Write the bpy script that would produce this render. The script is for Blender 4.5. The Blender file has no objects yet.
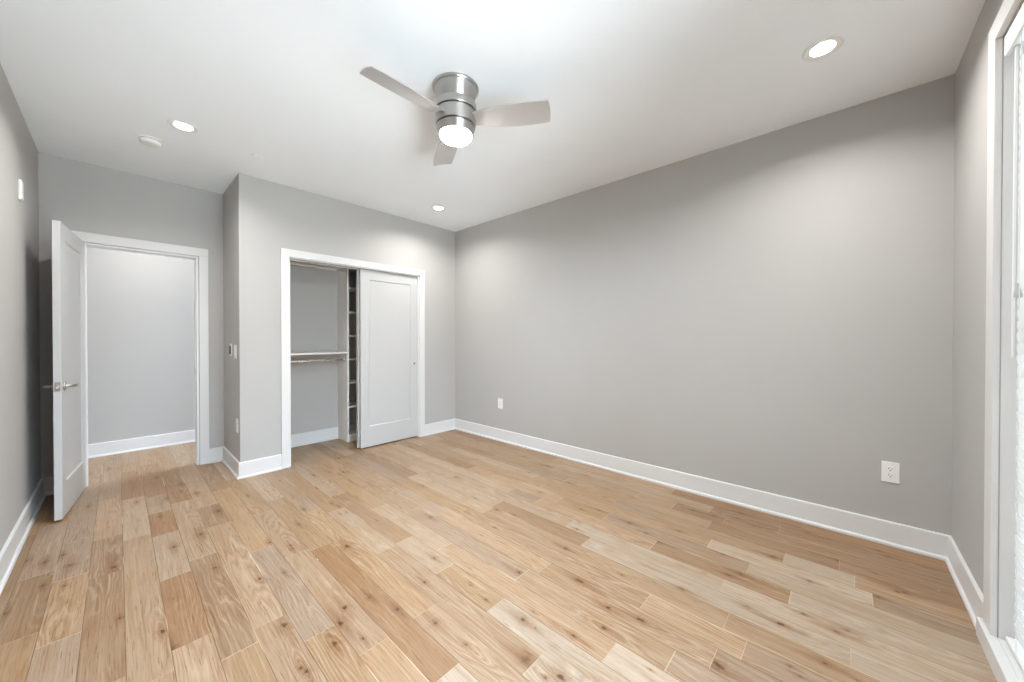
import bpy, bmesh, math, random
from mathutils import Vector, Matrix
R = math.radians
C = bpy.context.scene.collection
SC = bpy.context.scene

# ------------------------------------------------------------------ room measures (metres)
H = 2.70                      # ceiling
XL, XR = -0.414, 3.138        # left / right wall
YW, YB, YD = -0.439, 3.945, 4.656   # window wall, closet front wall, doorway wall
XB = 0.730                    # side of the closet bump-out
WT = 0.11                     # wall thickness
YC = 4.645                    # back of the closet
YH = 5.770                    # far wall of the hall

# ------------------------------------------------------------------ camera
cam_d = bpy.data.cameras.new('camera'); cam = bpy.data.objects.new('camera', cam_d); C.objects.link(cam)
cam_d.sensor_width = 36; cam_d.lens = 362.646 / 1024 * 36; cam_d.clip_start = 0.02
cam.location = (0, 0, 1.238)
cam.rotation_euler = (R(90 - 0.3896), 0, -0.82727)
SC.camera = cam

# ------------------------------------------------------------------ world, daylight, exposure
W = bpy.data.worlds.new('sky'); SC.world = W; W.use_nodes = True
bg = W.node_tree.nodes['Background']
SKY, BAND, LOW_FILL, CE, GLOBE_E, HALL_E = 18.0, 9.2, 16.5, 12.0, 27.0, 8.0   # open sky, dimmed horizon band, bright lower band added to light the ceiling, ceiling cans, fan lamp, hall can
_t = W.node_tree; _c = _t.nodes.new('ShaderNodeTexCoord'); _s = _t.nodes.new('ShaderNodeSeparateXYZ')
_t.links.new(_c.outputs['Generated'], _s.inputs[0])
def _blend(lo, hi, a, b):
    r = _t.nodes.new('ShaderNodeMapRange'); _t.links.new(_s.outputs[2], r.inputs[0]); r.inputs[1].default_value = lo; r.inputs[2].default_value = hi
    m = _t.nodes.new('ShaderNodeMix'); m.data_type = 'RGBA'; _t.links.new(r.outputs[0], m.inputs[0])
    for q, i in ((a, 6), (b, 7)):
        if isinstance(q, tuple): m.inputs[i].default_value = (*q, 1)
        else: _t.links.new(q, m.inputs[i])
    return m.outputs[2]
_w = _blend(-.34, -.16, (.91*LOW_FILL, 1.0*LOW_FILL, 1.10*LOW_FILL), (.96*BAND, 1.0*BAND, 1.05*BAND))
_w = _blend(.12, .30, _w, (.76*SKY, .95*SKY, 1.22*SKY))
_t.links.new(_w, bg.inputs[0]); bg.inputs[1].default_value = 1.0
SC.view_settings.view_transform = 'Standard'; SC.view_settings.look = 'None'
SC.view_settings.gamma = 1; SC.view_settings.use_curve_mapping = False
SC.view_settings.exposure = 0.32
SC.cycles.max_bounces = 14; SC.cycles.diffuse_bounces = 8; SC.cycles.glossy_bounces = 4
SC.cycles.transmission_bounces = 8; SC.cycles.transparent_max_bounces = 12
SC.cycles.sample_clamp_indirect = 6

def area_light(name, loc, rot, sx, sy, energy, col=(1, 1, 1), shape='RECTANGLE', portal=False, spread=180):
    d = bpy.data.lights.new(name, 'AREA'); d.shape = shape; d.size = sx
    if shape in ('RECTANGLE', 'ELLIPSE'): d.size_y = sy
    d.energy = energy; d.color = col; d.spread = R(spread)
    d.cycles.is_portal = portal
    o = bpy.data.objects.new(name, d); C.objects.link(o); o.location = loc; o.rotation_euler = rot
    return o
# portals in the two window openings guide the sky light into the room (they add no light)
area_light('sky_portal', (0.79, YW - WT - .02, 1.24), (R(-90), 0, 0), 1.14, 2.32, 1, portal=True)
area_light('sky_portal', (1.952, YW - WT - .02, 1.24), (R(-90), 0, 0), .71, 2.32, 1, portal=True)

# ------------------------------------------------------------------ helpers
def link(name, bm, mat, parent=None, smooth=None, bevel=0, seg=2):
    me = bpy.data.meshes.new(name); bmesh.ops.recalc_face_normals(bm, faces=bm.faces[:]); bm.to_mesh(me); bm.free()
    o = bpy.data.objects.new(name, me); C.objects.link(o)
    me.materials.append(mat)
    if smooth is not None:
        for p in me.polygons: p.use_smooth = True
        me.set_sharp_from_angle(angle=R(smooth))
    if bevel:
        m = o.modifiers.new('bevel', 'BEVEL'); m.width = bevel; m.segments = seg; m.limit_method = 'ANGLE'; m.angle_limit = R(40)
    if parent: o.parent = parent
    return o
def empty(name, loc, rz=0):
    o = bpy.data.objects.new(name, None); C.objects.link(o); o.location = loc; o.rotation_euler = (0, 0, rz); o.empty_display_size = .05
    return o
def tag(o, label, cat, group=None, kind=None):
    o['label'] = label; o['category'] = cat
    if group: o['group'] = group
    if kind: o['kind'] = kind
    return o
def S(o, label, cat): return tag(o, label, cat, kind='structure')
def BM(): return bmesh.new()
def box(bm, x0, x1, y0, y1, z0, z1):
    v = [bm.verts.new(p) for p in ((x0,y0,z0),(x1,y0,z0),(x1,y1,z0),(x0,y1,z0),(x0,y0,z1),(x1,y0,z1),(x1,y1,z1),(x0,y1,z1))]
    for f in ((3,2,1,0),(4,5,6,7),(0,1,5,4),(1,2,6,5),(2,3,7,6),(3,0,4,7)): bm.faces.new([v[i] for i in f])
    return bm
def boxes(*bs):
    bm = BM()
    for b in bs: box(bm, *b)
    return bm
def lathe(bm, prof, n=48, M=None):
    """revolve (r, z) points about Z; r == 0 closes the end"""
    M = M or Matrix.Identity(4); rings = []
    for r, z in prof:
        if r <= 1e-6: rings.append([bm.verts.new(M @ Vector((0, 0, z)))])
        else: rings.append([bm.verts.new(M @ Vector((r*math.cos(2*math.pi*i/n), r*math.sin(2*math.pi*i/n), z))) for i in range(n)])
    for a, b in zip(rings, rings[1:]):
        for i in range(n):
            j = (i+1) % n
            if len(a) == 1 and len(b) == 1: continue
            if len(a) == 1: bm.faces.new((a[0], b[i], b[j]))
            elif len(b) == 1: bm.faces.new((a[i], b[0], a[j]))
            else: bm.faces.new((a[i], b[i], b[j], a[j]))
    return bm
def axis_matrix(p, d):
    """matrix that puts local Z along d at p"""
    return Matrix.Translation(Vector(p)) @ Vector(d).to_track_quat('Z', 'Y').to_matrix().to_4x4()
def rod(bm, p0, p1, r, n=20):
    p0, p1 = Vector(p0), Vector(p1); L = (p1-p0).length
    return lathe(bm, [(0, 0), (r, 0), (r, L), (0, L)], n, axis_matrix(p0, p1-p0))
def sweep_tube(bm, pts, r, n=12):
    pts = [Vector(p) for p in pts]; rings = []
    up = Vector((0, 0, 1))
    for i, p in enumerate(pts):
        d = (pts[min(i+1, len(pts)-1)] - pts[max(i-1, 0)]).normalized()
        a = d.cross(up); a = a.normalized() if a.length > 1e-4 else Vector((1, 0, 0)); b = a.cross(d).normalized()
        rr = r[i] if isinstance(r, (list, tuple)) else r
        rx, ry = rr if isinstance(rr, (list, tuple)) else (rr, rr)
        rings.append([bm.verts.new(p + a*rx*math.cos(2*math.pi*k/n) + b*ry*math.sin(2*math.pi*k/n)) for k in range(n)])
    for A, B in zip(rings, rings[1:]):
        for k in range(n): bm.faces.new((A[k], B[k], B[(k+1) % n], A[(k+1) % n]))
    bm.faces.new(rings[0][::-1]); bm.faces.new(rings[-1])
    return bm

# ------------------------------------------------------------------ node helpers / materials
class N:
    def __init__(s, name):
        s.m = bpy.data.materials.new(name); s.m.use_nodes = True; s.t = s.m.node_tree; s.t.nodes.clear()
        s.out = s.t.nodes.new('ShaderNodeOutputMaterial')
    def n(s, kind, **kw):
        x = s.t.nodes.new(kind)
        for k, v in kw.items(): setattr(x, k, v)
        return x
    def set(s, sock, v):
        if isinstance(v, bpy.types.NodeSocket): s.t.links.new(v, sock)
        else: sock.default_value = v
    def math(s, op, a, b=0.0, c=0.0, clamp=False):
        x = s.n('ShaderNodeMath', operation=op, use_clamp=clamp)
        for i, v in enumerate((a, b, c)): s.set(x.inputs[i], v)
        return x.outputs[0]
    def ramp(s, v, lo, hi, a=0.0, b=1.0):
        x = s.n('ShaderNodeMapRange', interpolation_type='SMOOTHSTEP')
        for i, q in enumerate((v, lo, hi, a, b)): s.set(x.inputs[i], q)
        return x.outputs[0]
    def mix(s, f, a, b, blend='MIX'):
        x = s.n('ShaderNodeMix', data_type='RGBA', blend_type=blend)
        s.set(x.inputs[0], f); s.set(x.inputs[6], a); s.set(x.inputs[7], b)
        return x.outputs[2]
    def comb(s, x=0.0, y=0.0, z=0.0):
        c = s.n('ShaderNodeCombineXYZ')
        for i, v in enumerate((x, y, z)): s.set(c.inputs[i], v)
        return c.outputs[0]
    def sep(s, v):
        c = s.n('ShaderNodeSeparateXYZ'); s.set(c.inputs[0], v); return c.outputs
    def noise(s, vec, scale=1, detail=2, rough=.5, dist=0.0):
        x = s.n('ShaderNodeTexNoise'); s.set(x.inputs['Vector'], vec)
        x.inputs['Scale'].default_value = scale; x.inputs['Detail'].default_value = detail
        x.inputs['Roughness'].default_value = rough; x.inputs['Distortion'].default_value = dist
        return x.outputs[0]
    def obj(s): return s.n('ShaderNodeTexCoord').outputs['Object']
    def bsdf(s, **kw):
        p = s.n('ShaderNodeBsdfPrincipled')
        for k, v in kw.items(): s.set(p.inputs[k.replace('_', ' ')], v)
        return p
    def done(s, sh): s.t.links.new(sh, s.out.inputs[0]); return s.m
    def bump(s, h, strength=.1, dist=.002):
        b = s.n('ShaderNodeBump'); b.inputs['Strength'].default_value = strength; b.inputs['Distance'].default_value = dist
        s.set(b.inputs['Height'], h); return b.outputs[0]

def paint(name, col, rough, tex=180, bump=.06, vary=.015):
    k = N(name); co = k.obj()
    v = k.noise(co, 2.2, 3); c2 = tuple(max(0, q*(1-vary*2)) for q in col)
    c = k.mix(v, (*c2, 1), (*[min(1, q*(1+vary*2)) for q in col], 1))
    h = k.noise(co, tex, 2)
    p = k.bsdf(Base_Color=c, Roughness=rough, Normal=k.bump(h, bump, .001))
    return k.done(p.outputs[0])
def metal(name, col, rough, brush=None, aniso=0.0):
    k = N(name); co = k.obj()
    x, y, z = k.sep(co)
    if brush == 'z':  vec = k.comb(k.math('MULTIPLY', x, 30.), k.math('MULTIPLY', y, 30.), k.math('MULTIPLY', z, 900.))
    else:             vec = k.comb(k.math('MULTIPLY', x, 60.), k.math('MULTIPLY', y, 60.), k.math('MULTIPLY', z, 60.))
    n = k.noise(vec, 1, 2)
    p = k.bsdf(Base_Color=k.mix(n, (*[q*.92 for q in col], 1), (*col, 1)), Metallic=1.0, Roughness=k.math('MULTIPLY_ADD', n, .12, rough-.06))
    if aniso:
        p.inputs['Anisotropic'].default_value = aniso; p.inputs['Anisotropic Rotation'].default_value = .25
        t = k.n('ShaderNodeTangent', direction_type='RADIAL', axis='Z'); k.t.links.new(t.outputs[0], p.inputs['Tangent'])
    return k.done(p.outputs[0])
def emit(name, col, strength, base=(.9, .9, .9)):
    k = N(name)
    p = k.bsdf(Base_Color=(*base, 1), Roughness=.4, Emission_Color=(*col, 1), Emission_Strength=strength)
    return k.done(p.outputs[0])

WALL  = paint('wall_paint_grey', (.432, .423, .408), .62)
CEIL  = paint('ceiling_paint', (.875, .905, .93), .85)
TRIM  = paint('trim_paint_white', (.665, .665, .66), .33, 90, .02, .005)
DOORP = paint('door_paint_white', (.50, .50, .495), .36, 90, .02, .005)
MELA  = paint('closet_laminate', (.80, .775, .74), .45, 120, .01, .005)
PLAST = paint('white_plastic', (.80, .80, .785), .35, 200, .0, .005)
DARK  = paint('dark_slot', (.02, .02, .02), .5, 100, 0)
GREYP = paint('dark_grey_plastic', (.07, .065, .06), .4, 100, 0)
NICK  = metal('brushed_nickel', (.55, .54, .525), .30, 'z', .72)
def blade_paint():
    k = N('silver_blade_finish'); co = k.obj(); x, y, z = k.sep(co)
    n = k.noise(k.comb(k.math('MULTIPLY', x, 14.), k.math('MULTIPLY', y, 320.), 0.), 1, 2)
    p = k.bsdf(Base_Color=k.mix(n, (.47, .455, .45, 1), (.53, .515, .51, 1)), Metallic=.45, Roughness=.42)
    return k.done(p.outputs[0])
NICKB = blade_paint()
CHROME= metal('chrome_rod', (.86, .85, .83), .26)
PALE  = paint('pale_rod_finish', (.78, .74, .68), .4, 90, .0, .01)
STEEL = metal('satin_steel', (.40, .385, .36), .30)
CANL  = emit('can_lens_light', (1, .96, .90), 14 if CE else 0)
GLOBE = emit('fan_globe_light', (1, .97, .93), 112)

def blind_mat():
    k = N('blind_slat_white')
    d = k.n('ShaderNodeBsdfDiffuse'); d.inputs[0].default_value = (.84, .85, .85, 1)
    t = k.n('ShaderNodeBsdfTranslucent'); t.inputs[0].default_value = (.80, .82, .82, 1)
    m = k.n('ShaderNodeMixShader'); m.inputs[0].default_value = .20
    k.t.links.new(d.outputs[0], m.inputs[1]); k.t.links.new(t.outputs[0], m.inputs[2])
    g = k.n('ShaderNodeBsdfGlossy'); g.inputs['Roughness'].default_value = .35
    m2 = k.n('ShaderNodeMixShader'); m2.inputs[0].default_value = .04
    k.t.links.new(m.outputs[0], m2.inputs[1]); k.t.links.new(g.outputs[0], m2.inputs[2])
    return k.done(m2.outputs[0])
BLIND = blind_mat()
def glass_mat():
    k = N('window_glass')
    t = k.n('ShaderNodeBsdfTransparent'); t.inputs[0].default_value = (.95, .97, .96, 1)
    g = k.n('ShaderNodeBsdfGlossy'); g.inputs['Roughness'].default_value = .01
    f = k.n('ShaderNodeFresnel'); f.inputs[0].default_value = 1.45
    m = k.n('ShaderNodeMixShader'); k.t.links.new(f.outputs[0], m.inputs[0])
    k.t.links.new(t.outputs[0], m.inputs[1]); k.t.links.new(g.outputs[0], m.inputs[2])
    return k.done(m.outputs[0])
GLASS = glass_mat()

# ------------------------------------------------------------------ oak plank floor
PW, PX0 = 0.1231, -0.354
JOINTS = {0: [2.5, 3.1], 1: [2.37, 2.95, 3.47], 2: [1.94, 2.85, 3.37], 3: [1.84, 3.24], 4: [1.96, 2.56, 3.17, 3.59, 3.99], 5: [1.76, 2.68, 3.7, 4.66], 6: [1.84, 3.06, 3.47], 7: [1.62, 2.52, 3.75], 8: [1.39], 9: [1.08, 2.29, 3.22], 10: [1.4, 2.81, 3.12], 11: [0.87], 12: [1.19, 1.58, 1.99], 13: [0.68, 2.52], 14: [0.49, 2.3, 3.25, 3.58], 15: [0.37, 1.19, 2.1, 2.62], 16: [0.29, 0.69, 2.01], 17: [0.38, 1.1], 18: [-0.02], 20: [0.19, 1.72, 2.0], 21: [0.38, 1.22, 1.61], 22: [-0.1, 0.6], 23: [-0.04, 0.25, 0.96, 1.28], 24: [0.02, 0.66], 25: [0.6, 0.93, 1.2], 26: [0.31, 0.71, 2.12], 27: [0.21]}
KNOTS = [(0.49, 2.22, 1.2), (0.59, 2.18, 0.8), (0.12, 2.12, 1.3), (0.14, 1.97, 1.5), (0.35, 2.5, 1), (0.81, 1.67, 1), (0.86, 1.5, 1.2), (1.05, 1.57, 1), (0.93, 1.31, 1.6), (1.06, 0.9, 2), (1.09, 0.76, 1.6), (1.05, 0.8, 1), (1.43, 1.27, 1.5), (1.2, 1.04, 1.6), (1.28, 0.83, 1.2), (1.59, 0.99, 1.8), (1.55, 0.66, 1.6), (1.52, 0.8, 1.5), (1.88, 0.59, 1.3), (1.96, 0.33, 1), (1.94, 0.2, 1.4), (2.21, 0.4, 1.2), (1.53, 0.35, 2), (0.48, 1.77, 2), (0.46, 1.5, 0.9), (0.47, 1.47, 1.1), (0.68, 1.46, 0.8), (0.65, 1.61, 2), (0.59, 1.52, 1.6), (0.7, 1.69, 1.5), (0.23, 4.51, 1), (0.09, 3.94, 1), (0.36, 4.15, 1.3), (0.26, 3.86, 1.4), (0.22, 2.93, 1.4), (0.35, 3.0, 1.6), (0.48, 3.31, 2), (0.42, 3.82, 1.2), (0.62, 2.57, 1), (0.69, 2.39, 1), (0.81, 2.68, 1), (1.08, 2.83, 0.8), (1.1, 2.75, 0.7), (0.92, 2.18, 2), (1.11, 3.22, 0.7), (1.12, 3.43, 0.8), (1.32, 3.52, 0.7), (2.22, 2.78, 0.6), (2.5, 2.77, 0.6), (2.04, 2.56, 1.3), (2.5, 2.78, 0.8), (2.57, 2.15, 0.9), (1.88, 1.71, 0.7), (1.85, 1.85, 1), (1.46, 2.11, 1.3), (1.73, 2.6, 1), (1.87, 2.11, 0.7), (2.86, 1.73, 1), (2.62, 1.74, 1), (2.32, 1.06, 1.2), (2.23, 0.84, 1.8), (2.44, 0.78, 1), (2.8, 0.8, 1), (2.35, 1.3, 1.3), (1.78, 1.21, 1), (2.98, 0.54, 1.4), (2.35, 0.51, 1), (2.51, 0.3, 1.4), (2.84, 0.44, 0.8), (2.97, 0.17, 0.7), (2.72, 0.02, 1.5), (3.0, -0.15, 0.8), (2.95, -0.18, 0.8), (2.59, -0.22, 1.4), (2.46, -0.12, 1), (2.05, 0.02, 1.3), (2.08, 0.13, 0.9), (1.82, 0.05, 1.3), (2.09, -0.01, 1), (-0.35, 3.35, 1.3), (-0.35, 2.78, 1.2), (-0.18, 3.11, 1.6), (-0.02, 2.91, 2), (-0.22, 3.29, 1), (-0.28, 3.26, 1.3), (0.0, 2.36, 0.8), (-0.26, 4.47, 0.9)]
TONES = [(0.21, 2.24, 'o'), (-0.33, 2.98, 'd'), (-0.2, 2.69, 'y'), (-0.06, 2.4, 'd'), (0.06, 2.27, 'p'), (0.55, 2.03, 'g'), (0.66, 2.92, 'n'), (0.4, 2.54, 'n'), (0.31, 1.68, 'y'), (0.44, 1.57, 'n'), (0.54, 1.43, 'y'), (0.67, 1.38, 'y'), (0.77, 1.79, 'n'), (-0.28, 4.04, 'o'), (-0.04, 3.78, 'n'), (0.15, 3.58, 'n'), (0.21, 3.37, 'o'), (0.34, 3.99, 'o'), (0.3, 3.03, 'n'), (0.51, 3.81, 'd'), (2.21, 1.85, 'g'), (1.1, 1.78, 'p'), (0.99, 1.44, 'p'), (1.2, 1.32, 'y'), (1.06, 1.04, 'p'), (0.94, 1.48, 'g'), (2.18, 0.31, 'd'), (2.06, 0.56, 'p'), (1.44, 0.42, 'g'), (1.7, 0.21, 'g'), (2.3, 0.12, 'p'), (2.17, -0.17, 'p'), (1.96, -0.08, 'p'), (3.09, -0.16, 'o'), (2.89, -0.23, 'd'), (2.76, -0.14, 'd'), (2.71, -0.31, 'd'), (2.65, 0.33, 'd'), (2.79, 0.82, 'd'), (2.97, 1.45, 'n'), (2.46, 0.98, 'n'), (2.22, 1.23, 'n'), (2.36, 0.64, 'n'), (1.47, 3.42, 'p'), (0.97, 2.96, 'g'), (0.92, 2.2, 'y'), (0.83, 2.14, 'o'), (2.08, 4.26, 'n'), (1.7, 3.0, 'g'), (1.95, 1.08, 'd'), (1.88, 1.32, 'd'), (1.47, 1.61, 'n'), (1.55, 1.95, 'n'), (1.45, 2.16, 'g'), (2.34, 2.3, 'n'), (1.86, 0.96, 'n'), (1.89, 0.07, 'p'), (2.17, -0.3, 'p'), (1.67, 0.45, 'n'), (1.45, 0.61, 'p'), (0.68, 1.79, 'p'), (3.25, 0.56, 'n')]
TONE = {'p': (.79, .625, .45), 'q': (.86, .735, .585), 'n': (.74, .545, .36), 'y': (.72, .51, .305), 'g': (.66, .51, .37), 'd': (.60, .415, .255), 'o': (.60, .37, .195)}  # q: pale window reflection painted into the wood tone
def build_floor():
    rng = random.Random(11)
    bm = BM()
    U = {n: bm.loops.layers.uv.new(n) for n in ('across', 'ends', 'rnd', 'k1', 'k2', 'k3')}
    tone = bm.loops.layers.float_color.new('tone')
    YA, YZ = -0.60, 5.90
    for k in range(-9, 29):
        x0, x1 = PX0 + k*PW, PX0 + (k+1)*PW
        x1c = min(x1, XR + .05)
        if x0 > XR + .05: break
        js = list(JOINTS.get(k, []))
        cuts = [YA] + sorted(j for j in js if YA + .2 < j < YZ - .2) + [YZ]
        full = []
        for a, b in zip(cuts, cuts[1:]):
            full.append(a)
            L = b - a
            if L > 1.35:
                n = max(1, round(L / 1.0)); 
                for i in range(1, n): full.append(a + L*i/n + rng.uniform(-.2, .2)*L/n)
        full.append(YZ)
        for y0, y1 in zip(full, full[1:]):
            xa = max(x0, -1.4)
            vs = [bm.verts.new((x, y, 0)) for x, y in ((x0, y0), (x1c, y0), (x1c, y1), (x0, y1))]
            f = bm.faces.new(vs)
            t = None
            for tx, ty, c in TONES:
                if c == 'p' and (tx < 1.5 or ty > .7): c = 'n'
                elif c == 'p': c = 'q'  # planks near the window get its cool reflected light as colour
                if x0 <= tx < x1 and y0 <= ty < y1: t = TONE[c]
            if t is None:
                cx_, cy_ = (x0 + x1)/2, (y0 + y1)/2
                wts = (2, 7, 4, 2, 4, 1) if cx_ < .62 else ((12, 5, 1, 4, 0, 0) if cy_ < 1.3 and cx_ < 2.6 else (5, 8, 3, 2, 2, .5))  # pale picks weighted near the window, daylight sheen carried in plank tone
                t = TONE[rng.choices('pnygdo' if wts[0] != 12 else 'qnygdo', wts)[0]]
            g = rng.uniform(.93, 1.07); t = tuple(q*g*f for q, f in zip(t, (.45, .416, .392)))
            ks = [q for q in KNOTS if x0 <= q[0] < x1 and y0 <= q[1] < y1][:3]
            seen = bool(ks)
            while len(ks) < 3:
                if rng.random() < (.34 if not seen else .12):
                    ks.append((rng.uniform(x0+.02, x1-.02), rng.uniform(y0+.03, y1-.03), rng.choice((.35, .45, .5, .6, .8, 1.1))))
                else: ks.append((99, 99, 1))
            r = (rng.random()*40, rng.random()*40)
            for lp in f.loops:
                x, y, _ = lp.vert.co
                lp[U['across']].uv = (x - x0, x1 - x); lp[U['ends']].uv = (y - y0, y1 - y); lp[U['rnd']].uv = r
                for q, nm in zip(ks, ('k1', 'k2', 'k3')):
                    s = .0066*q[2]
                    lp[U[nm]].uv = ((x - q[0])/s, (y - q[1])/(s*1.9))
                lp[tone] = (*t, 1)
    return bm
def floor_mat():
    k = N('oak_plank_floor')
    def uv(n): return k.sep(k.n('ShaderNodeUVMap', uv_map=n).outputs[0])
    ac, en, rn = uv('across'), uv('ends'), uv('rnd')
    col = k.n('ShaderNodeVertexColor', layer_name='tone').outputs[0]
    X, Y, _ = k.sep(k.obj())
    # knots: cores, halos and the pull they have on the grain
    core = halo = pull = None
    wob = k.noise(k.comb(k.math('MULTIPLY', X, 60.), k.math('MULTIPLY', Y, 40.)), 1, 2)
    for nm in ('k1', 'k2', 'k3'):
        a = uv(nm)
        d = k.math('SQRT', k.math('ADD', k.math('MULTIPLY', a[0], a[0]), k.math('MULTIPLY', a[1], a[1])))
        d = k.math('ADD', d, k.math('MULTIPLY_ADD', wob, 2.6, -1.2))
        c = k.ramp(d, .15, 1.15, 1., 0.); h = k.ramp(d, .5, 4.2, 1., 0.)
        d2 = k.math('SQRT', k.math('ADD', k.math('MULTIPLY', a[0], a[0]), k.math('MULTIPLY', k.math('MULTIPLY', a[1], a[1]), .10)))
        p = k.math('EXPONENT', k.math('MULTIPLY', d2, -.28))
        s_ = k.ramp(d2, .4, 3.0, 1., 0.)
        h = k.math('MAXIMUM', h, k.math('MULTIPLY', s_, .75))
        core = c if core is None else k.math('MAXIMUM', core, c)
        halo = h if halo is None else k.math('MAXIMUM', halo, h)
        pull = p if pull is None else k.math('ADD', pull, p)
    # growth-ring field across the board
    xs = k.math('ADD', X, rn[0]); ys = k.math('ADD', Y, rn[1])
    warp = k.noise(k.comb(k.math('MULTIPLY', xs, 8.), k.math('MULTIPLY', ys, .9), rn[0]), 1, 2, .5, .3)
    warp2 = k.noise(k.comb(k.math('MULTIPLY', xs, 40.), k.math('MULTIPLY', ys, 4.), rn[0]), 1, 2)
    ring = k.math('ADD', k.math('MULTIPLY', warp, 11.), k.math('MULTIPLY', xs, 26.))
    ring = k.math('ADD', ring, k.math('MULTIPLY', pull, 3.2)); ring = k.math('ADD', ring, k.math('MULTIPLY', warp2, 1.0))
    line = k.math('SINE', k.math('MULTIPLY', ring, 6.2832*1.15))
    cerus = k.ramp(line, .55, 1.0)                       # pale limed pores
    darkl = k.ramp(line, -.3, -1.0)
    fine = k.noise(k.comb(k.math('MULTIPLY', xs, 520.), k.math('MULTIPLY', ys, 16.), rn[0]), 1, 2, .6)
    streak = k.noise(k.comb(k.math('MULTIPLY', xs, 34.), k.math('MULTIPLY', ys, 1.7), rn[1]), 1, 3, .55, .6)
    cloud = k.noise(k.comb(k.math('MULTIPLY', xs, 7.), k.math('MULTIPLY', ys, 3.), rn[1]), 1, 2)
    where = k.ramp(k.noise(k.comb(k.math('MULTIPLY', xs, 5.), k.math('MULTIPLY', ys, 1.2), 3.), 1, 1), .40, .68)
    c = k.mix(k.ramp(streak, .50, .80, 0., .62), col, k.mix(1., col, (.74, .60, .44, 1), 'MULTIPLY'))
    c = k.mix(k.ramp(streak, .42, .24, 0., .40), c, k.mix(.4, c, (.72, .58, .41, 1)))
    mid = k.noise(k.comb(k.math('MULTIPLY', k.math('ADD', xs, k.math('MULTIPLY', warp, .05)), 170.), k.math('MULTIPLY', ys, 1.8), rn[1]), 1, 3, .6, .2)
    c = k.mix(k.ramp(mid, .50, .72, 0., .60), c, k.mix(1., c, (.76, .63, .48, 1), 'MULTIPLY'))
    c = k.mix(k.ramp(mid, .46, .28, 0., .25), c, k.mix(.5, c, (.74, .60, .44, 1)))
    dash = k.noise(k.comb(k.math('MULTIPLY', k.math('ADD', xs, k.math('MULTIPLY', warp, .05)), 280.), k.math('MULTIPLY', ys, 9.), rn[0]), 1, 2, .6, .3)
    c = k.mix(k.ramp(dash, .58, .72, 0., .75), c, k.mix(1., c, (.55, .38, .22, 1), 'MULTIPLY'))
    c = k.mix(k.ramp(cloud, .48, .78, 0., .40), c, k.mix(1., c, (.92, .74, .50, 1), 'MULTIPLY'))
    c = k.mix(k.math('MULTIPLY', darkl, k.math('MULTIPLY_ADD', where, .38, .06)), c, k.mix(1., c, (.74, .60, .46, 1), 'MULTIPLY'))
    c = k.mix(k.math('MULTIPLY', cerus, k.math('MULTIPLY_ADD', where, .20, .03)), c, k.mix(.45, c, (.80, .68, .50, 1)))
    c = k.mix(k.ramp(fine, .45, .80, 0., .30), c, k.mix(1., c, (.78, .68, .55, 1), 'MULTIPLY'))
    c = k.mix(k.math('MULTIPLY', halo, .70), c, k.mix(1., c, (.56, .36, .19, 1), 'MULTIPLY'))
    c = k.mix(k.math('MULTIPLY', core, .88), c, (.055, .027, .012, 1))
    # board edges: fine dark seams along, pale filler at the butt ends
    e = k.math('MINIMUM', ac[0], ac[1]); b = k.math('MINIMUM', en[0], en[1])
    seamr = k.noise(k.comb(k.math('MULTIPLY', X, 3.), k.math('MULTIPLY', Y, 1.3)), 1, 2)
    side = k.ramp(e, .0006, .0019, 1., 0.)
    butt = k.ramp(b, .0007, .0022, 1., 0.)
    seamcol = k.mix(k.ramp(seamr, .55, .66), (.12, .07, .035, 1), (.66, .52, .36, 1))
    c = k.mix(k.math('MULTIPLY', butt, .50), c, k.mix(k.ramp(rn[0], 24., 26.), (.66, .52, .37, 1), (.22, .14, .08, 1)))
    c = k.mix(k.math('MULTIPLY', side, .85), c, seamcol)
    hgt = k.math('SUBTRACT', k.math('MULTIPLY', fine, .15), k.math('MAXIMUM', side, butt))
    p = k.bsdf(Base_Color=c, Roughness=k.math('MULTIPLY_ADD', fine, .14, .36), Normal=k.bump(hgt, .12, .001))
    p.inputs['Specular IOR Level'].default_value = .42
    return k.done(p.outputs[0])
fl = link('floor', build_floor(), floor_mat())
S(fl, 'light oak plank floor with dark knots running through the whole room', 'floor')

# ------------------------------------------------------------------ room shell
S(link('ceiling', boxes((-1.45, XR + WT, YW - WT, YH + WT, H, H + .1)), CEIL), 'smooth white ceiling over the empty bedroom', 'ceiling')
S(link('wall_left', boxes((XL - WT, XL, YW - WT, YD, 0, H)), WALL), 'light grey left wall behind the open bedroom door', 'wall')
S(link('wall_right', boxes((XR, XR + WT, YW - WT, YD + WT, 0, H)), WALL), 'long blank light grey wall on the right with two outlets', 'wall')
W1 = (1.60, 2.305, .08, 2.397)      # blinded window opening x0 x1 z0 z1
W2 = (.22, 1.36, .08, 2.397)        # unseen clear window, added to bring in daylight
def wall_with_windows():
    bm = BM(); xs = [XL - WT, W2[0], W2[1], W1[0], W1[1], XR + WT]
    for i in (0, 2, 4): box(bm, xs[i], xs[i+1], YW - WT, YW, 0, H)
    for w in (W1, W2):
        box(bm, w[0], w[1], YW - WT, YW, 0, w[2] - .03); box(bm, w[0], w[1], YW - WT, YW, w[3], H)
    return bm
S(link('wall_front', wall_with_windows(), WALL), 'light grey window wall at the right edge of the view', 'wall')
CX0, CX1, CZ = 1.118, 2.566, 2.026   # closet opening
S(link('wall_closet', boxes((XB, CX0 - .0, YB, YB + WT, 0, H), (CX1, XR, YB, YB + WT, 0, H), (CX0, CX1, YB, YB + WT, CZ, H)), WALL),
  'light grey closet front wall between the bump-out corner and the long right wall', 'wall')
S(link('wall_closet_side', boxes((XB, XB + WT, YB + WT, YD, 0, H)), WALL), 'narrow grey side of the closet bump-out facing the doorway', 'wall')
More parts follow.
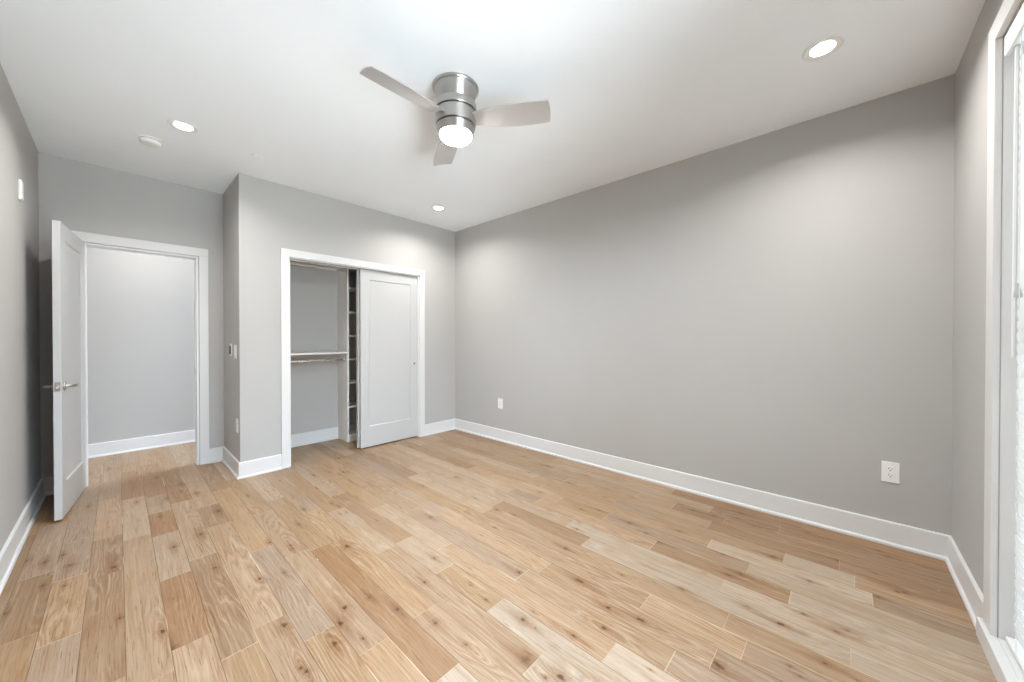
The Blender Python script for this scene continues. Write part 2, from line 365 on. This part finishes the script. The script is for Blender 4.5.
S(link('wall_closet_back', boxes((XB + WT, XR, YC, YD + WT, 0, H)), WALL), 'grey back wall inside the open closet', 'wall')
DX0, DX1, DZ = -.192, .536, 2.036    # bedroom doorway
S(link('wall_door', boxes((-1.4, DX0, YD, YD + WT, 0, H), (DX1, XB + WT, YD, YD + WT, 0, H), (DX0, DX1, YD, YD + WT, DZ, H)), WALL),
  'grey wall around the bedroom doorway in the far left corner', 'wall')
S(link('wall_hall', boxes((-1.4, XR, YH, YH + WT, 0, H)), WALL), 'warm lit hall wall seen through the open doorway', 'wall')
S(link('wall_hall_end', boxes((-1.45, -1.4, YD, YH, 0, H)), WALL), 'end wall of the hall left of the doorway', 'wall')

# baseboards: flat board with eased top plus a shoe moulding; mitred at corners
BBP = [(0, 0), (.026, 0), (.026, .010), (.0225, .0165), (.016, .019), (.014, .020), (.014, .134), (.011, .139), (0, .140)]
def baseboard(name, label, p0, p1, nrm, m0=0, m1=0):
    """p0 -> p1 along the wall foot, nrm points into the room; m = 1 inside corner, -1 outside corner, 0 square"""
    p0, p1, n = Vector((*p0, 0)), Vector((*p1, 0)), Vector((*nrm, 0)); d = (p1 - p0).normalized()
    bm = BM(); A, B = [], []
    for o, z in BBP:
        A.append(bm.verts.new(p0 + n*o + d*o*m0 + Vector((0, 0, z)))); B.append(bm.verts.new(p1 + n*o - d*o*m1 + Vector((0, 0, z))))
    k = len(BBP)
    for i in range(k): bm.faces.new((A[i], B[i], B[(i+1) % k], A[(i+1) % k]))
    bm.faces.new(A[::-1]); bm.faces.new(B)
    return S(link(name, bm, TRIM), label, 'baseboard')
CW = .070   # casing width
baseboard('baseboard_right', 'long white baseboard at the foot of the blank right wall', (XR, YW), (XR, YB), (-1, 0), 1, 1)
baseboard('baseboard_front', 'short white baseboard between the right corner and the window', (2.425, YW), (XR, YW), (0, 1), 0, 1)
baseboard('baseboard_closet_right', 'short white baseboard between the closet casing and the far right corner', (CX1 + CW, YB), (XR, YB), (0, -1), 0, 1)
baseboard('baseboard_closet_left', 'short white baseboard left of the closet on the bump-out front', (XB, YB), (CX0 - CW, YB), (0, -1), -1, 0)
baseboard('baseboard_closet_side', 'short white baseboard along the side of the closet bump-out', (XB, YB), (XB, YD), (-1, 0), -1, 1)
baseboard('baseboard_door', 'tiny white baseboard between the doorway casing and the bump-out', (DX1 + CW, YD), (XB, YD), (0, -1), 0, 1)
baseboard('baseboard_door_left', 'white baseboard in the dark corner behind the open door', (XL, YD), (DX0 - CW, YD), (0, -1), 1, 0)
baseboard('baseboard_left', 'white baseboard running along the left wall', (XL, YW), (XL, YD), (1, 0), 0, 1)
baseboard('baseboard_hall', 'white baseboard at the foot of the hall wall through the doorway', (-1.4, YH), (XR, YH), (0, -1), 0, 0)
baseboard('baseboard_closet_back', 'white baseboard along the back wall inside the closet', (XB + WT, YC), (XR, YC), (0, -1), 0, 0)

# casings and jambs
ct = .018
S(link('trim_1', boxes((CX0 - CW, CX0, YB - ct, YB, 0, CZ), (CX1, CX1 + CW, YB - ct, YB, 0, CZ), (CX0 - CW, CX1 + CW, YB - ct, YB, CZ, CZ + CW)), TRIM, bevel=.0015),
  'flat white casing around the closet opening', 'door trim')
S(link('trim_2', boxes((CX0 - .001, CX0 + .012, YB, YB + WT, 0, CZ), (CX1 - .012, CX1 + .001, YB, YB + WT, 0, CZ),
                       (CX0, CX1, YB, YB + .012, CZ - .012, CZ), (CX0, CX1, YB + WT - .012, YB + WT, CZ - .012, CZ), (CX0, CX1, YB + .012, YB + WT - .012, CZ - .004, CZ)), TRIM),
  'white jamb lining and head track of the closet opening', 'door jamb')
S(link('trim_3', boxes((DX0 - CW - .004, DX0 - .004, YD - ct, YD, 0, DZ + .004), (DX1 + .004, DX1 + .004 + CW, YD - ct, YD, 0, DZ + .004), (DX0 - CW - .004, DX1 + CW + .004, YD - ct, YD, DZ + .004, DZ + .004 + CW + .008)), TRIM, bevel=.0015),
  'flat white casing around the bedroom doorway', 'door trim')
jm = S(link('trim_4', boxes((DX0 - .001, DX0 + .016, YD, YD + WT, 0, DZ - .016), (DX1 - .016, DX1 + .001, YD, YD + WT, 0, DZ - .016), (DX0, DX1, YD, YD + WT, DZ - .016, DZ),
                       (DX1 - .022, DX1 - .016, YD + .042, YD + .075, 0, DZ - .016), (DX0 + .014, DX0 + .0175, YD + .042, YD + .075, 0, DZ - .016), (DX0 + .016, DX1 - .016, YD + .042, YD + .075, DZ - .020, DZ - .016)), TRIM),
  'white door jamb with stops inside the bedroom doorway', 'door jamb')
link('strike_plate', boxes((DX1 - .0185, DX1 - .0155, YD + .006, YD + .034, .875, .945)), STEEL, jm)

# ------------------------------------------------------------------ windows
def window(name, w, label):
    x0, x1, z0, z1 = w
    o = S(link(name, boxes(  # jamb lining
        (x0 - .001, x0 + .004, YW - WT, YW - .002, z0, z1), (x1 - .004, x1 + .001, YW - WT, YW - .002, z0, z1), (x0, x1, YW - WT, YW - .002, z1 - .004, z1 + .001)), TRIM), label, 'window')
    ya, yb = YW - WT, YW - WT + .035; f = .045; zm = (z0 + z1) / 2
    link('window_frame', boxes((x0, x0 + f, ya, yb, z0, z1), (x1 - f, x1, ya, yb, z0, z1), (x0 + f, x1 - f, ya, yb, z0, z0 + f), (x0 + f, x1 - f, ya, yb, z1 - f, z1), (x0 + f, x1 - f, ya, yb, zm - .022, zm + .022)), TRIM, o, bevel=.003)
    link('window_pane', boxes((x0 + f, x1 - f, ya + .014, ya + .020, z0 + f, zm - .022), (x0 + f, x1 - f, ya + .014, ya + .020, zm + .022, z1 - f)), GLASS, o)
    link('window_sill', boxes((x0, x1, YW - WT, YW, z0 - .03, z0), (x0 - .118, x1 + .118, YW, YW + .032, 0, z0)), TRIM, o, bevel=.003)
    a = .090; zt = .077
    link('window_casing', boxes((x0 - a, x0 + .002, YW, YW + .019, z0, z1), (x1 - .002, x1 + a, YW, YW + .019, z0, z1), (x0 - a, x1 + a, YW, YW + .019, z1 - .002, z1 + zt)), TRIM, o, bevel=.002)
    return o
window('window_1', W1, 'tall white framed window with closed blinds at the right edge')
window('added_window', W2, 'tall bare window, unseen beside the camera, added to let daylight in')

# blinds
BY = YW - .040                       # slat plane
bx0, bx1 = W1[0] + .010, W1[1] - .010
bl = tag(empty('window_blind', ((bx0 + bx1)/2, BY, W1[2])), 'white horizontal slat blind hanging closed in the right hand window', 'window blind')
def loc(o, root):    # keep world coordinates when parenting under a moved Empty
    o.parent = root; o.matrix_parent_inverse = Matrix.LocRotScale(root.location, root.rotation_euler, None).inverted(); return o
bm = BM(); z = W1[2] + .052; pitch = .0425; tilt = R(84); ca, sa = math.cos(tilt), math.sin(tilt)
while z < W1[3] - .075:
    # curved slat, room-side edge higher
    P = []
    for i in range(7):
        t = -1 + 2*i/6; u = t*.0250; b = (1 - t*t)*.0025
        P.append((BY + u*ca + b*sa, z + u*sa - b*ca))
    rows = []
    for x in (bx0, bx1):
        top = [bm.verts.new((x, y, zz)) for y, zz in P]; bot = [bm.verts.new((x, y - .0026*sa, zz + .0026*ca)) for y, zz in P]
        rows.append(top + bot[::-1])
    n = len(rows[0])
    for i in range(n): bm.faces.new((rows[0][i], rows[0][(i+1) % n], rows[1][(i+1) % n], rows[1][i]))
    bm.faces.new(rows[0][::-1]); bm.faces.new(rows[1])
    z += pitch
loc(link('slats', bm, BLIND, smooth=40), bl)
loc(link('bottom_rail', boxes((bx0, bx1, BY - .024, BY + .024, W1[2] + .005, W1[2] + .022)), BLIND, bevel=.004), bl)
loc(link('headrail', boxes((bx0, bx1, BY - .03, BY + .022, W1[3] - .058, W1[3] - .008)), TRIM, bevel=.003), bl)
loc(link('valance', boxes((bx0 + .004, bx1 + .003, BY + .026, BY + .038, W1[3] - .088, W1[3] - .010)), PLAST, bevel=.0055, seg=4), bl)
for cx in (bx1 - .13, bx0 + .13):
    b2 = BM()
    for dy in (-.026, .026): rod(b2, (cx, BY + dy, W1[2] + .03), (cx, BY + dy, W1[3] - .06), .0012, 6)
    loc(link('ladder_cord', b2, PLAST), bl)
b2 = BM(); rod(b2, (2.238, BY + .024, 1.17), (2.238, BY + .022, W1[3] - .09), .0038, 10)
loc(link('tilt_wand', b2, PLAST, smooth=40), bl)
b2 = BM(); rod(b2, (2.178, BY + .026, 1.43), (2.178, BY + .024, W1[3] - .09), .0014, 8)
cd = loc(link('lift_cord', b2, PLAST), bl)
b2 = BM(); lathe(b2, [(0, .05), (.004, .05), (.005, .035), (.010, .012), (.0105, .004), (.009, 0), (0, 0)], 16, Matrix.Translation((2.178, BY + .026, 1.385)))
t_ = link('cord_tassel', b2, paint('grey_tassel', (.45, .46, .46), .4), smooth=40); t_['label'] = 'small grey cord tassel'
t_.parent = cd

# ------------------------------------------------------------------ doors
def shaker(bm, w, t, z0, z1, stile, top, bot, rec=.008, chamfer=.007):
    """single-panel door slab from x=0..w, y=0..t, both faces recessed"""
    xa, xb, za, zb = stile, w - stile, z0 + bot, z1 - top
    box(bm, 0, xa, 0, t, z0, z1); box(bm, xb, w, 0, t, z0, z1); box(bm, xa, xb, 0, t, z0, za); box(bm, xa, xb, 0, t, zb, z1)
    c = chamfer
    for yf, yr in ((0, rec), (t, t - rec)):
        o = [bm.verts.new(p) for p in ((xa, yf, za), (xb, yf, za), (xb, yf, zb), (xa, yf, zb))]
        i = [bm.verts.new(p) for p in ((xa + c, yr, za + c), (xb - c, yr, za + c), (xb - c, yr, zb - c), (xa + c, yr, zb - c))]
        for k in range(4): bm.faces.new((o[k], o[(k+1) % 4], i[(k+1) % 4], i[k]))
        bm.faces.new(i)
    return bm
DWID, DTH = .725, .036
# open bedroom door: local x from the hinge to the free edge, local y through the thickness (y=0 is the visible face)
ang = math.atan2(-.994, -.108)
door = empty('door_1', (-.216, 4.630, 0), ang)
S(door, 'white single panel bedroom door standing open against the left wall', 'door')
link('door_slab', shaker(BM(), DWID, DTH, .012, 2.030, .108, .112, .232), DOORP, door)
def lever(side):
    y0, s = (0, -1) if side else (DTH, 1)
    hx, hz = DWID - .062, .912
    b = BM(); lathe(b, [(0, -.001), (.030, -.001), (.031, .004), (.029, .009), (.013, .010), (.011, .014), (.0105, .045), (0, .045)], 32, axis_matrix((hx, y0, hz), (0, s, 0)))
    r_ = link('rose', b, STEEL, None, smooth=35)
    b = BM()
    sweep_tube(b, [(hx + .004, y0 + s*.044, hz), (hx - .008, y0 + s*.050, hz), (hx - .030, y0 + s*.052, hz + .001), (hx - .070, y0 + s*.052, hz + .001), (hx - .100, y0 + s*.050, hz + .002), (hx - .118, y0 + s*.046, hz + .006)],
               [(.008, .008), (.009, .010), (.006, .010), (.005, .0095), (.0045, .0085), (.003, .004)], 14)
    l_ = link('lever_handle', b, STEEL, door, smooth=50); r_.parent = l_
    return l_
lever(True); lever(False)
link('latch_plate', boxes((DWID - .0015, DWID + .0015, .0055, DTH - .0055, .880, .944)), STEEL, door, bevel=.001)
b = BM(); box(b, DWID, DWID + .009, .012, .024, .903, .921); link('latch_bolt', b, CHROME, door, bevel=.002)
for hz in (.22, 1.02, 1.80):
    b = BM(); rod(b, (-.004, -.005, hz), (-.004, -.005, hz + .09), .006, 14); link('hinge', b, STEEL, door, smooth=40)

# sliding closet doors (bypass): front one shows, rear one hides behind it
def slider(name, x0, x1, y, label):
    e = S(empty(name, (x0, y, 0)), label, 'sliding door')
    link('door_slab', shaker(BM(), x1 - x0, .034, .014, CZ - .016, .098, .108, .228), DOORP, e)
    return e
sd = slider('door_2', 1.828, 2.556, YB + .020, 'white single panel sliding closet door at the front, with a small round pull')
b = BM(); lathe(b, [(0, -.002), (.009, -.002), (.010, .0015), (.0135, .002), (.014, 0), (.014, -.004), (0, -.004)], 24, axis_matrix((.7285 - .048, 0, .925), (0, -1, 0)))
fp = link('finger_pull', b, STEEL, sd, smooth=40)
b = BM(); lathe(b, [(0, 0), (.0092, 0), (.0092, .0022), (0, .0022)], 20, axis_matrix((.7285 - .048, 0, .925), (0, -1, 0))); link('recess', b, GREYP, fp)
slider('door_3', 1.815, 2.545, YB + .064, 'second sliding closet door tucked behind the front one, only its edge showing')

# ------------------------------------------------------------------ closet fittings
TX0, TX1, TY0 = 1.848, 2.30, 4.358
tw = tag(empty('shelf_tower', ((TX0 + TX1)/2, TY0, 0)), 'tall narrow white shelf tower inside the closet beside the sliding door', 'closet shelving')
for xa in (TX0, TX1 - .019):
    loc(link('side_panel', boxes((xa, xa + .019, TY0, YC, 0, 2.13)), MELA, bevel=.001), tw)
for zz in (.080, .426, .714, .995, 1.279, 1.562, 1.852, 2.10):
    loc(link('shelf', boxes((TX0 + .019, TX1 - .019, TY0 + .002, YC - .001, zz - .019, zz)), MELA, bevel=.001), tw)
loc(link('kickboard', boxes((TX0 + .019, TX1 - .019, TY0 + .02, TY0 + .035, 0, .061)), MELA), tw)
CLX = XB + WT
def closet_shelf(zt, depth, label):
    o = link('closet_shelf', boxes((CLX + .001, TX0 - .001, YC - depth, YC - .001, zt - .019, zt)), MELA, bevel=.001)
    return tag(o, label, 'closet shelf', 'hanging shelves left of the tower')
closet_shelf(1.078, .285, 'white closet shelf at mid height, just above the lower hanging rod')
closet_shelf(2.118, .285, 'white closet shelf at the very top, behind the header above the upper rod')
def closet_rod(zc, yc, mat, label):
    b = BM(); rod(b, (CLX + .004, yc, zc), (TX0 - .004, yc, zc), .0135, 20)
    o = link('closet_rod', b, mat, smooth=40); tag(o, label, 'hanging rod', 'hanging rods in the closet')
    for xx, d in ((TX0 - .0005, -1), (CLX + .0005, 1)):
        b = BM(); lathe(b, [(0, 0), (.024, 0), (.024, .003), (.0165, .005), (.0165, .020), (.0138, .020), (.0138, .004)], 24, axis_matrix((xx, yc, zc), (d, 0, 0)))
        link('rod_socket', b, mat, o, smooth=40)
closet_rod(.985, 4.415, CHROME, 'chrome hanging rod under the mid height closet shelf')
closet_rod(2.046, 4.405, PALE, 'pale hanging rod across the top of the closet')

# ------------------------------------------------------------------ ceiling fan
FX, FY = 1.343, 1.681
fan = tag(empty('ceiling_fan', (FX, FY, H)), 'brushed nickel three blade ceiling fan with a lit globe, mounted flush to the ceiling', 'ceiling fan')
link('canopy', lathe(BM(), [(0, 0), (.130, 0), (.133, -.004), (.133, -.012), (.129, -.018), (.123, -.019), (.104, -.098), (.100, -.104), (0, -.104)], 96), NICK, fan, smooth=30)
link('motor_housing', lathe(BM(), [(0, -.100), (.113, -.100), (.119, -.104), (.1205, -.110), (.1205, -.141), (.1185, -.144), (.104, -.1445), (.104, -.152), (.118, -.1525), (.1195, -.155), (.1150, -.222), (.1125, -.2245), (.098, -.225), (0, -.225)], 96), NICK, fan, smooth=30)
link('light_fitter', lathe(BM(), [(0, -.224), (.098, -.224), (.098, -.2325), (.1105, -.233), (.1125, -.236), (.0985, -.274), (.096, -.276), (.088, -.276), (0, -.268)], 96), NICK, fan, smooth=30)
link('light_globe', lathe(BM(), [(0, -.270), (.0925, -.270), (.0925, -.278), (.089, -.289), (.079, -.299), (.061, -.307), (.033, -.3115), (0, -.313)], 64), GLOBE, fan, smooth=60)['label'] = 'glowing white glass globe'
area_light('fan_lamp', (FX, FY, H - .315), (0, 0, 0), .13, .13, GLOBE_E, (.89, 1.0, 1.11), 'DISK')
def blade_bm():
    bm = BM(); tau = R(-15.3); ct_, st = math.cos(tau), math.sin(tau)
    # stations: radius, offset of the two edges across the blade (c-, c+)
    stn = [(.085, -.030, .044), (.125, -.036, .052), (.17, -.042, .064), (.23, -.047, .079), (.30, -.0495, .091), (.37, -.049, .099), (.44, -.045, .1035), (.50, -.040, .1035), (.535, -.036, .102), (.548, -.032, .099)]
    V = []
    for i, (r, a, c) in enumerate(stn):
        row = []
        for j in range(9):
            t = j/8; w = a + (c - a)*t
            rr = r + (.006*math.sin(math.pi*t) if i == len(stn) - 1 else 0) - (.008*t if i >= len(stn) - 2 else 0)
            cam_ = .006*(1 - (2*t - 1)**2)
            row.append((rr, w*ct_ - cam_*st, w*st + cam_*ct_))
        V.append(row)
    th = .006
    top = [[bm.verts.new((x, y, z + th/2)) for x, y, z in row] for row in V]; bot = [[bm.verts.new((x, y, z - th/2)) for x, y, z in row] for row in V]
    n, m = len(V), 9
    for i in range(n - 1):
        for j in range(m - 1):
            bm.faces.new((top[i][j], top[i+1][j], top[i+1][j+1], top[i][j+1])); bm.faces.new((bot[i][j], bot[i][j+1], bot[i+1][j+1], bot[i+1][j]))
        bm.faces.new((top[i][0], bot[i][0], bot[i+1][0], top[i+1][0])); bm.faces.new((top[i][m-1], top[i+1][m-1], bot[i+1][m-1], bot[i][m-1]))
    for j in range(m - 1):
        bm.faces.new((top[0][j], top[0][j+1], bot[0][j+1], bot[0][j])); bm.faces.new((top[-1][j], bot[-1][j], bot[-1][j+1], top[-1][j+1]))
    return bm
b0 = None
for a in (-61.85, 178.15, 58.15):
    if b0 is None: o = b0 = link('blade', blade_bm(), NICKB, fan, smooth=40)
    else: o = b0.copy(); C.objects.link(o); o.parent = fan
    o.location = (0, 0, -.190); o.rotation_euler = (0, 0, R(a))

# ------------------------------------------------------------------ recessed ceiling lights and other ceiling fixtures
def can(x, y, label, energy, group='recessed ceiling lights'):
    e = tag(empty('recessed_light', (x, y, H)), label, 'recessed light', group)
    link('trim_ring', lathe(BM(), [(.049, -.0008), (.053, -.0012), (.066, -.0052), (.077, -.0058), (.081, -.0035), (.082, 0)], 64), PLAST, e, smooth=50)
    link('lens', lathe(BM(), [(.050, -.0012), (.040, -.0016), (0, -.002)], 48), CANL, e, smooth=50)
    if energy: area_light('recessed_lamp', (x, y, H - .008), (0, 0, 0), .11, .11, energy, (1.0, .98, .95), 'DISK', spread=150)
    return e
can(2.413, .092, 'round recessed ceiling light nearest the window, upper right', CE)
can(.314, 3.365, 'round recessed ceiling light near the doorway beside the smoke detector', CE)
can(2.440, 3.365, 'round recessed ceiling light in front of the closet', CE)
can(.314, .092, 'round recessed ceiling light above the camera side of the left wall', CE)
can(.20, 5.20, 'round recessed ceiling light in the hall beyond the doorway', HALL_E)
sm = tag(empty('smoke_detector', (.172, 3.765, H)), 'round white smoke detector on the ceiling near the doorway', 'smoke detector')
link('mounting_plate', lathe(BM(), [(0, 0), (.066, 0), (.067, -.004), (.064, -.009), (.050, -.0095), (.050, -.015), (0, -.015)], 48), PLAST, sm, smooth=35)
link('sensor_cover', lathe(BM(), [(0, -.0145), (.058, -.0145), (.060, -.0165), (.058, -.025), (.050, -.034), (.040, -.037), (0, -.038)], 48), PLAST, sm, smooth=40)
sp = tag(empty('sprinkler_cover', (.765, 3.487, H)), 'small flat round white sprinkler cover plate near the bump-out', 'sprinkler')
link('cover_plate', lathe(BM(), [(0, -.0085), (.044, -.0085), (.045, -.0095), (.044, -.0105), (0, -.0125)], 40), CEIL, sp, smooth=40)
link('escutcheon', lathe(BM(), [(.036, 0), (.036, -.006), (.030, -.0088), (0, -.0088)], 40), PLAST, sp)

# ------------------------------------------------------------------ wall plates
def plate_bm(w, h, t=.0055):
    return boxes((-w/2, w/2, -t, 0, -h/2, h/2))
def outlet(loc_, rz, label, w=.076, h=.122):
    e = tag(empty('wall_outlet', loc_, rz), label, 'outlet', 'wall outlets')
    link('cover_plate', plate_bm(w, h), PLAST, e, bevel=.002)
    rc = link('receptacle', boxes((-.0175, .0175, -.0075, -.004, -.035, .035)), PLAST, e, bevel=.001)
    b = BM()
    for s in (-1, 1):
        zc = s*.0185
        box(b, -.0080, -.0055, -.0078, -.0070, zc - .001, zc + .0085); box(b, .0055, .0080, -.0078, -.0070, zc - .0005, zc + .0075)
        lathe(b, [(0, 0), (.003, 0), (.003, .0008), (0, .0008)], 12, axis_matrix((0, -.0070, zc - .0085), (0, -1, 0)))
    link('slots', b, DARK, rc)['label'] = 'dark outlet slots'
    return e
outlet((XR, -.202, .436), R(90) * -1, 'white outlet on the right wall near the window corner')
outlet((XR, 3.075, .450), R(90) * -1, 'white outlet on the right wall near the far corner')
outlet((XB, 4.045, .450), R(-90), 'white outlet low on the narrow side of the closet bump-out')
sw = tag(empty('light_switch', (XB, 4.095, 1.118), R(-90)), 'white rocker light switch on the bump-out side, nearest the room', 'light switch')
link('cover_plate', plate_bm(.076, .122), PLAST, sw, bevel=.002)
rk = link('rocker', boxes((-.0165, .0165, -.011, -.004, -.033, .033)), PLAST, sw, bevel=.002)
fc = tag(empty('fan_control', (XB, 4.300, 1.130), R(-90)), 'wall control with a dark face on the bump-out side, beside the light switch', 'fan control')
link('cover_plate', plate_bm(.072, .118), PLAST, fc, bevel=.002)
link('control_face', boxes((-.022, .022, -.014, -.004, -.040, .040)), GREYP, fc, bevel=.002)['label'] = 'dark control face'
ws = tag(empty('wall_sensor', (XL, 3.825, 2.172), R(90)), 'small white rectangular box high on the left wall', 'wall sensor')
link('housing', boxes((-.034, .034, -.010, 0, -.064, .060)), PLAST, ws, bevel=.002)
link('front_cover', boxes((-.030, .030, -.014, -.008, -.058, .056)), PLAST, ws, bevel=.002)
